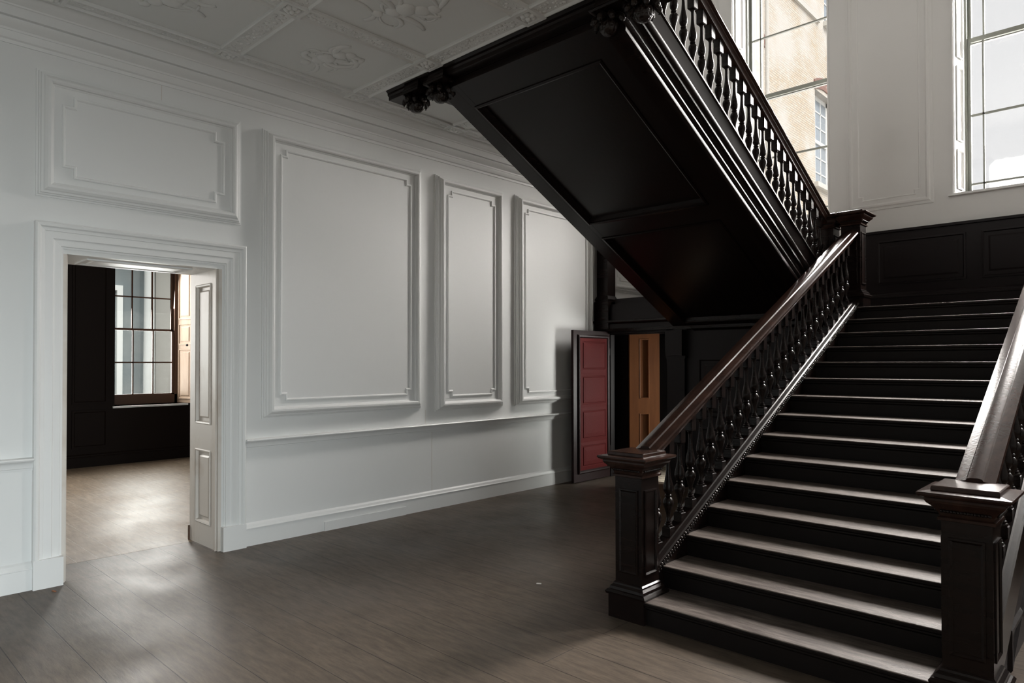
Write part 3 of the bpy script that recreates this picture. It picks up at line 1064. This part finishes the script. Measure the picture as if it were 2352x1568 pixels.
def newel(parent, cx, cy, z0, ztop, base=True, cap=True, foot=None, half=0.10):
    """square panelled newel post with moulded cap and base; sub-parts cap, base_moulding, sunk_panel"""
    mb = MB().square_stack([(half, z0), (half, ztop - 0.10)], (cx, cy))
    o = mb.build('newel_post', M['wood'], parent)
    if cap:
        z = ztop
        pr = [(half + 0.000, z - 0.165), (half + 0.014, z - 0.160), (half + 0.014, z - 0.148), (half + 0.004, z - 0.142), (half + 0.010, z - 0.125), (half + 0.030, z - 0.098),
              (half + 0.052, z - 0.078), (half + 0.058, z - 0.066), (half + 0.058, z - 0.056), (half + 0.078, z - 0.048), (half + 0.086, z - 0.038), (half + 0.084, z - 0.028),
              (half + 0.040, z - 0.020), (half + 0.036, z - 0.020), (half + 0.034, z - 0.004), (half + 0.028, z)]
        MB().square_stack(pr, (cx, cy)).build('cap', M['wood_rail'], o)
        k = MB()
        for i in range(15):
            t = -half + (i + 0.5) * 2 * half / 15
            for (a, b) in ((t, -half - 0.022), (t, half + 0.022), (-half - 0.022, t), (half + 0.022, t)):
                k.ball((cx + a, cy + b, z - 0.116), 0.0085, 6)
        k.build('carved_band', M['wood'], o, smooth='all')
    if base:
        zb = z0
        pr = [(half + 0.034, zb), (half + 0.034, zb + 0.145), (half + 0.046, zb + 0.150), (half + 0.050, zb + 0.165), (half + 0.040, zb + 0.178), (half + 0.030, zb + 0.182),
              (half + 0.026, zb + 0.198), (half + 0.012, zb + 0.212), (half + 0.010, zb + 0.222), (half - 0.002, zb + 0.232)]
        MB().square_stack(pr, (cx, cy)).build('base_moulding', M['wood'], o)
    zb = z0 + (0.29 if base else 0.12)
    zt_ = ztop - (0.24 if cap else 0.2)
    pprof = [(0, 0), (0, 0.008), (0.008, 0.010), (0.018, 0.002)]
    q = MB()
    for (O, U, N) in (((cx, cy - half, 0), (1, 0, 0), (0, -1, 0)), ((cx + half, cy, 0), (0, 1, 0), (1, 0, 0)), ((cx - half, cy, 0), (0, -1, 0), (-1, 0, 0)), ((cx, cy + half, 0), (-1, 0, 0), (0, 1, 0))):
        q.frame(O, U, (0, 0, 1), N, rect(-half + 0.028, zb, half - 0.028, zt_), pprof)
    q.build('panel_moulding', M['wood'], o)
    return o


def handrail_section(cx):
    """(x, z) section relative to the rail's top centre"""
    h = [(0.016, 0.0), (0.030, -0.003), (0.036, -0.012), (0.066, -0.020), (0.082, -0.026), (0.086, -0.040), (0.078, -0.052), (0.066, -0.058), (0.066, -0.072), (0.050, -0.092),
         (0.046, -0.112), (0.036, -0.118)]
    return [(cx + a, b) for a, b in h] + [(cx - a, b) for a, b in h[::-1]]


def sloped(mb, sec, y0, z0, y1, z1):
    mb.prism([(x, y0, z0 + z) for x, z in sec], (0, y1 - y0, z1 - z0))
    return mb


# ------------------------------------------------------------------ lower flight
st1 = empty('staircase', (4.43, YN1, 0))
tag(st1, 'wide dark oak lower staircase climbing straight to the landing', 'staircase')
XL, XR_ = 3.508, 5.350
for k in range(15):
    y = YN1 + k * RUN
    z = (k + 1) * RISE
    xl = 3.575 if k else 3.615
    dep = RUN + 0.03 if k < 14 else 0.12
    tb = MB()
    nose = [(0.001, -0.005), (0.003, -0.0015), (0.007, 0.0), (dep, 0.0), (dep, -0.032), (0.034, -0.032), (0.034, -0.007), (0.002, -0.007)]
    tb.prism([(xl, y + a, z + b) for a, b in nose], ((5.275 - xl), 0, 0))
    tb.build('tread', M['tread'], st1)
    rb = MB().box(xl, 5.26, y + 0.026, y + 0.045, z - RISE, z - 0.0325)
    edge = [(0.034, -0.0075), (0.0015, -0.0075), (-0.002, -0.012), (-0.001, -0.021), (0.004, -0.027), (0.012, -0.031), (0.012, -0.040), (0.020, -0.050), (0.026, -0.052), (0.034, -0.033)]  # nosing front in riser black: its shade is put into the colour
    rb.prism([(xl, y + a, z + b) for a, b in edge], (5.275 - xl, 0, 0))
    rb.build('riser', M['riser'], st1)
ys0, ys1 = 3.90, 8.13
for (cx, inner, name) in ((XL, 1, 'left'), (XR_, -1, 'right')):
    s = MB()
    # closed string with a moulded capping
    sec = [(cx - 0.065, 0.025), (cx - 0.065, -0.30), (cx + 0.074, -0.30), (cx + 0.074, 0.025)] if inner > 0 else [(cx - 0.074, 0.025), (cx - 0.074, -0.30), (cx + 0.065, -0.30), (cx + 0.065, 0.025)]
    sloped(s, sec, ys0, pitch1(ys0), ys1, pitch1(ys1))
    so = s.build('string', M['wood'], st1)
    cp = MB()
    sec = [(cx - 0.080, -0.012), (cx + 0.080, -0.012), (cx + 0.082, 0.036), (cx + 0.072, 0.044), (cx + 0.046, 0.054), (cx + 0.038, 0.060), (cx - 0.038, 0.060), (cx - 0.046, 0.054), (cx - 0.072, 0.044), (cx - 0.082, 0.036)]
    sloped(cp, sec, ys0, pitch1(ys0), ys1, pitch1(ys1))
    cp.build('string_capping', M['wood'], so)
    bd = MB()
    n = 165
    for i in range(n):
        yy = ys0 + (i + 0.5) * (ys1 - ys0) / n
        bd.ball((cx + inner * 0.082, yy, pitch1(yy) + 0.018), 0.0135, 7)
        bd.ball((cx + inner * 0.085, yy + 0.012, pitch1(yy + 0.012) - 0.004), 0.0075, 5)
    bd.build('carved_edge', M['wood_carved'], so, smooth='all')
    # spandrel filling below the string, outside face
    xo = cx - inner * 0.05
    sp = MB()
    pl = [(xo, ys0, 0), (xo, 8.19, 0), (xo, 8.19, LAND - 0.2), (xo, ys1 - 0.15, pitch1(ys1 - 0.15) - 0.25), (xo, ys0, pitch1(ys0) - 0.25)]
    sp.prism(pl, (inner * 0.03, 0, 0))
    spo = sp.build('spandrel', M['panelling'], st1)
    q = MB()
    nrm = (-inner, 0, 0)
    for (a, b) in ((4.5, 5.3), (5.45, 6.4), (6.55, 7.6)):
        za, zb = pitch1(a) - 0.5, pitch1(b) - 0.5
        poly = [(a, 0.2), (b, 0.2), (b, zb), (a, za)]
        if inner > 0:
            q.frame((xo, 0, 0), (0, 1, 0), (0, 0, 1), nrm, poly[::-1], [(0, 0), (0, -0.0), (-0.02, 0.018), (-0.035, 0.0)])
        else:
            q.frame((xo, 0, 0), (0, 1, 0), (0, 0, 1), nrm, poly, [(0, 0), (0, 0.018), (0.02, 0.018), (0.035, 0.0)])
    q.build('panel_moulding', M['panelling'], spo)
    hr = MB()
    hy0, hy1 = 3.92, 8.10
    sloped(hr, handrail_section(cx), hy0, pitch1(hy0) + 0.83, hy1, pitch1(hy1) + 0.83)
    hr.build('handrail', M['wood_rail'], st1, smooth=True)
    newel(st1, cx, 3.822, 0.0, 1.072)
    MB().square_stack([(0.10, LAND - 0.28), (0.10, LAND - 0.03)], (cx, 8.20)).build('newel_foot', M['wood'], newel(st1, cx, 8.20, LAND - 0.03, 3.325, base=True))
byl = [4.058 + 0.1548 * i for i in range(26)]
proto = place_balusters(st1, XL, byl, lambda y: pitch1(y) + 0.028)
place_balusters(st1, XR_, byl, lambda y: pitch1(y) + 0.028, proto)

# ------------------------------------------------------------------ upper flight (seen from below)
st2 = empty('staircase', (2.3, 8.2, LAND))
tag(st2, 'dark oak upper staircase overhead, with a panelled underside, rising to the ceiling', 'staircase')
X2L, X2R = 1.385, 3.225
YT = 4.02
for k in range(14):
    y = 8.3 - k * RUN
    z = LAND + (k + 1) * RISE
    MB().box(1.45, 3.16, y - RUN - 0.03, y, z - 0.032, z).build('tread', M['tread'], st2)
    MB().box(1.45, 3.16, y - 0.045, y - 0.026, z - RISE, z - 0.03).build('riser', M['riser'], st2)
ya, yb = 8.12, YT
# right string, the moulded outer face towards the hall
RS = [(3.16, 0.055), (3.30, 0.055), (3.306, 0.045), (3.306, 0.030), (3.292, 0.022), (3.288, 0.010), (3.244, -0.150), (3.290, -0.160), (3.290, -0.172), (3.306, -0.178), (3.330, -0.192),
      (3.342, -0.215), (3.340, -0.240), (3.324, -0.262), (3.300, -0.272), (3.318, -0.280), (3.318, -0.300), (3.292, -0.306), (3.276, -0.325), (3.262, -0.365),
      (3.302, -0.385), (3.306, -0.405), (3.296, -0.425), (3.280, -0.435), (3.292, -0.448), (3.302, -0.470), (3.298, -0.495), (3.276, -0.515), (3.16, -0.520)]
s = MB()
sloped(s, RS, ya, pitch2(ya), yb, pitch2(yb))
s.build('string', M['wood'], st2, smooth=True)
s = MB()
sec = [(1.30, 0.055), (1.30, -0.385), (1.475, -0.385), (1.475, 0.055)]
sloped(s, sec, ya, pitch2(ya), yb, pitch2(yb))
s.build('string', M['wood'], st2)
# panelled soffit: boards and raised framing
sf = MB()
sec = [(1.47, -0.33), (3.17, -0.33), (3.17, -0.30), (1.47, -0.30)]
sloped(sf, sec, 8.25, pitch2(8.25), yb, pitch2(yb))
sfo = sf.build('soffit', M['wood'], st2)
fr = MB()
for (x0, x1) in ((1.47, 1.53), (2.88, 3.17)):
    sloped(fr, [(x0, -0.385), (x1, -0.385), (x1, -0.325), (x0, -0.325)], ya, pitch2(ya), yb, pitch2(yb))
for (a, b) in ((4.29, yb), (6.23, 5.95), (8.2, 7.98)):
    sloped(fr, [(1.53, -0.384), (2.88, -0.384), (2.88, -0.325), (1.53, -0.325)], a, pitch2(a), b, pitch2(b))
fr.build('soffit_framing', M['wood'], sfo)
mo = MB()
k = math.sqrt(1 + SLOPE * SLOPE)
for (a, b) in ((5.95, 4.29), (7.98, 6.23)):
    V = Vector((0, -1, SLOPE)).normalized()
    N = Vector((0, -SLOPE, -1)).normalized()
    mo.frame((0, a, pitch2(a) - 0.385), (-1, 0, 0), V, N, rect(-2.88, 0, -1.53, (a - b) * k),
             [(-0.03, 0.0), (-0.03, 0.008), (-0.012, 0.012), (0.0, 0.006), (0.008, -0.02), (0.02, -0.052)])
mo.build('soffit_moulding', M['wood'], sfo)
hr = MB()
hy0, hy1 = 8.12, YT
sloped(hr, handrail_section(X2R), hy0, pitch2(hy0) + 0.83, hy1, pitch2(hy1) + 0.83)
hr.build('handrail', M['wood_rail'], st2, smooth=True)
hr = MB()
sloped(hr, handrail_section(X2L), hy0, pitch2(hy0) + 0.83, hy1, pitch2(hy1) + 0.83)
hr.build('handrail', M['wood_rail'], st2, smooth=True)
b2 = [7.965 - 0.1505 * i for i in range(26)]
place_balusters(st2, X2R, b2, lambda y: pitch2(y) + 0.040, proto)
place_balusters(st2, X2L, b2, lambda y: pitch2(y) + 0.040, proto)
newel(st2, X2R, 8.20, LAND - 0.28, 3.325, base=False)
newel(st2, X2L, 8.20, 2.08, 3.325, base=False)
# short level rail joining the two newels at the landing
MB().box(X2R + 0.05, XL - 0.05, 8.11, 8.29, 3.245, 3.315).build('level_rail', M['wood'], st2)


def pendant(parent, cx, cy, ztop):
    """carved drop under a newel: leaf collar and ribbed bud"""
    mb = MB()
    mb.lathe([(0.012, -0.165), (0.040, -0.158), (0.062, -0.135), (0.072, -0.105), (0.066, -0.075), (0.05, -0.05), (0.046, -0.03), (0.07, -0.01), (0.08, 0.0)], (cx, cy, ztop), 36, 12, 0.07)
    for k in range(8):
        a = k * math.pi / 4
        c, s = math.cos(a), math.sin(a)
        pts = [(cx + r * c, cy + r * s, ztop + z) for r, z in ((0.05, -0.035), (0.08, -0.045), (0.105, -0.065), (0.118, -0.092), (0.112, -0.112))]
        mb.tube(pts, [0.020, 0.026, 0.026, 0.020, 0.008], 7)
    return mb.build('pendant', M['wood_carved'], parent, smooth='all')


YP = 4.0
for x in (X2R, X2L):
    n_ = newel(st2, x, YP, CEIL - 0.13, 5.55, base=False)
    MB().square_stack([(0.13, CEIL - 0.135), (0.135, CEIL - 0.12), (0.115, CEIL - 0.10), (0.10, CEIL - 0.06)], (x, YP)).build('drop_collar', M['wood'], n_)
    pendant(n_, x - 0.05, YP, CEIL - 0.11)

# gallery edge: dark fascia beam where the floor above is cut back for the stair
bm_ = MB()
FB = [(0.0, 0.26), (0.0, -0.015), (0.02, -0.03), (0.02, -0.05), (0.035, -0.062), (0.035, -0.095), (0.19, -0.095), (0.19, 0.26)]
bm_.prism([(0.66, YB + 0.005 + a, CEIL + b) for a, b in FB], (RIGHT - 0.66, 0, 0))
o = bm_.build('beam_gallery', M['wood'])
struct(o, 'dark moulded beam edging the ceiling where the upper stair arrives', 'beam')
o = MB().box(GX, GX + 0.1, YB + 0.2, FAR, CEIL - 0.02, UPFLOOR).build('beam_side', M['wood'])
struct(o, 'dark beam edging the gallery strip beside the left wall', 'beam')
for (x, lab) in ((3.505, 'dark gallery newel with carved drop at the top, right of the upper stair'), (1.04, 'dark gallery newel with carved drop hanging left of the upper stair')):
    g = empty('newel_post', (x, YP, CEIL))
    tag(g, lab, 'newel post', 'gallery newels above the ceiling edge')
    o = newel(g, x, YP, CEIL - 0.13, 5.55, base=False)
    o.name = 'post_shaft'
    MB().square_stack([(0.13, CEIL - 0.135), (0.135, CEIL - 0.12), (0.115, CEIL - 0.10), (0.10, CEIL - 0.06)], (x, YP)).build('drop_collar', M['wood'], g)
    pendant(g, x - 0.05, YP, CEIL - 0.11)

# ------------------------------------------------------------------ outdoors
gd = MB().box(-40, 40, -40, 60, -0.6, -0.5).build('ground', M['ground'])
struct(gd, 'pale ground outside the house', 'ground')
bb = empty('brick_building', (-2.5, 20, -0.5))
tag(bb, 'weathered yellow brick building seen through the left tall window', 'building')
bw = MB()
BH = [(23.95, 25.75, 7.75, 10.95), (24.9, 26.6, 13.55, 16.6), (19.0, 19.80, 7.6, 11.0), (23.95, 25.75, 1.5, 4.9)]
wall_boxes(bw, 'x', -3.1, -2.5, 12.5, 34, -0.5, 19, BH)
bw.build('brick_wall', M['brick'], bb)
for k, (a, b, c, d) in enumerate(BH):
    mb = MB()
    x = -2.72
    mb.box(x - 0.06, x, a, a + 0.12, c, d).box(x - 0.06, x, b - 0.12, b, c, d).box(x - 0.06, x, a, b, d - 0.14, d).box(x - 0.06, x, a, b, c, c + 0.12)
    mb.box(x - 0.05, x + 0.02, a + 0.1, b - 0.1, (c + d) / 2 - 0.06, (c + d) / 2 + 0.06)
    for q in (1, 2):
        yy = a + 0.1 + q * (b - a - 0.2) / 3
        mb.box(x - 0.045, x - 0.005, yy - 0.022, yy + 0.022, c, d)
    for q in (1, 2, 4, 5):
        zz = c + q * (d - c) / 6
        mb.box(x - 0.045, x - 0.005, a, b, zz - 0.022, zz + 0.022)
    wn_ = mb.build('window', M['stucco_white'], bb)
    MB().box(x - 0.03, x - 0.025, a, b, c, d).build('pane', M['far_glass'], wn_)
    MB().box(-2.75, -2.36, a - 0.12, b + 0.12, c - 0.16, c).build('sill', M['stone'], wn_)
    arc = MB()
    n = 10
    top, bot = [], []
    for i in range(n + 1):
        t = i / n
        yy = a - 0.1 + t * (b - a + 0.2)
        ar = 0.32 * math.sin(math.pi * t)
        top.append((-2.47, yy, d + 0.30 + ar * 0.8))
        bot.append((-2.47, yy, d - 0.02 + ar * 0.55))
    arc.prism(top + bot[::-1], (-0.12, 0, 0))
    arc.build('arch', M['brick_red'], wn_)
MB().box(-2.52, -2.42, 12.5, 24.3, 13.30, 13.48).build('string_course', M['stone'], bb)
MB().box(-2.55, -2.28, 18.35, 19.35, -0.5, 19).build('stone_pier', M['stone'], bb)
MB().lathe([(0.055, -0.5), (0.055, 19)], (-2.22, 19.42, 0), 10).build('drainpipe', M['stone'], bb)

hb = empty('stucco_house', (-11, 5, -0.5))
tag(hb, 'grey stucco house with white columns seen through the side room window', 'building')
MB().box(-12.2, -11.6, -6, 16, -0.5, 7).build('house_wall', M['stucco_grey'], hb)
MB().box(-11.6, -11.45, 6.02, 6.95, -0.5, 4.6).build('pale_bay', M['pale_wall'], hb)
for y in (2.6, 4.2, 5.79, 7.4):
    mb = MB().lathe([(0.17, -0.5), (0.17, -0.25), (0.125, -0.2), (0.12, 1.5), (0.105, 4.2), (0.13, 4.25), (0.17, 4.4), (0.17, 4.6)], (-11.2, y, 0), 24)
    mb.build('column', M['stucco_white'], hb, smooth=True)
MB().box(-11.6, -11.0, -6, 16, 4.6, 5.3).build('entablature', M['stucco_white'], hb)
MB().frame((-11.6, 0, 0), (0, 1, 0), (0, 0, 1), (1, 0, 0), rect(4.5, 0, 5.32, 3.45), [(0, 0), (0, 0.1), (0.12, 0.1), (0.12, 0.0)]).build('door_surround', M['stucco_white'], hb)

# ------------------------------------------------------------------ litter on the floorboards
mb = MB().tube([(0.02 * i * math.cos(i * 0.25), 0.012 * i * math.sin(i * 0.5), 0.004) for i in range(7)], 0.0035, 6)
o = mb.build('wood_shaving', M['chip'])
o.location = (3.86, 1.02, 0)
tag(o, 'curled pale wood shaving on the boards at the bottom of the picture', 'shaving')
mb = MB().box(-0.018, 0.018, -0.008, 0.008, 0, 0.004)
o = mb.build('paper_scrap', M['paper'])
o.location = (2.62, 3.86, 0)
o.rotation_euler = (0, 0, 0.6)
tag(o, 'small white paper scrap on dark boards left of the newel post', 'scrap')
mb = MB().box(-0.02, 0.02, -0.007, 0.007, 0, 0.005)
o = mb.build('dry_leaf', M['leaf'])
o.location = (0.18, 1.33, 0)
o.rotation_euler = (0, 0, 0.2)
tag(o, 'dry brown leaf on the floor below the doorway casing', 'leaf')
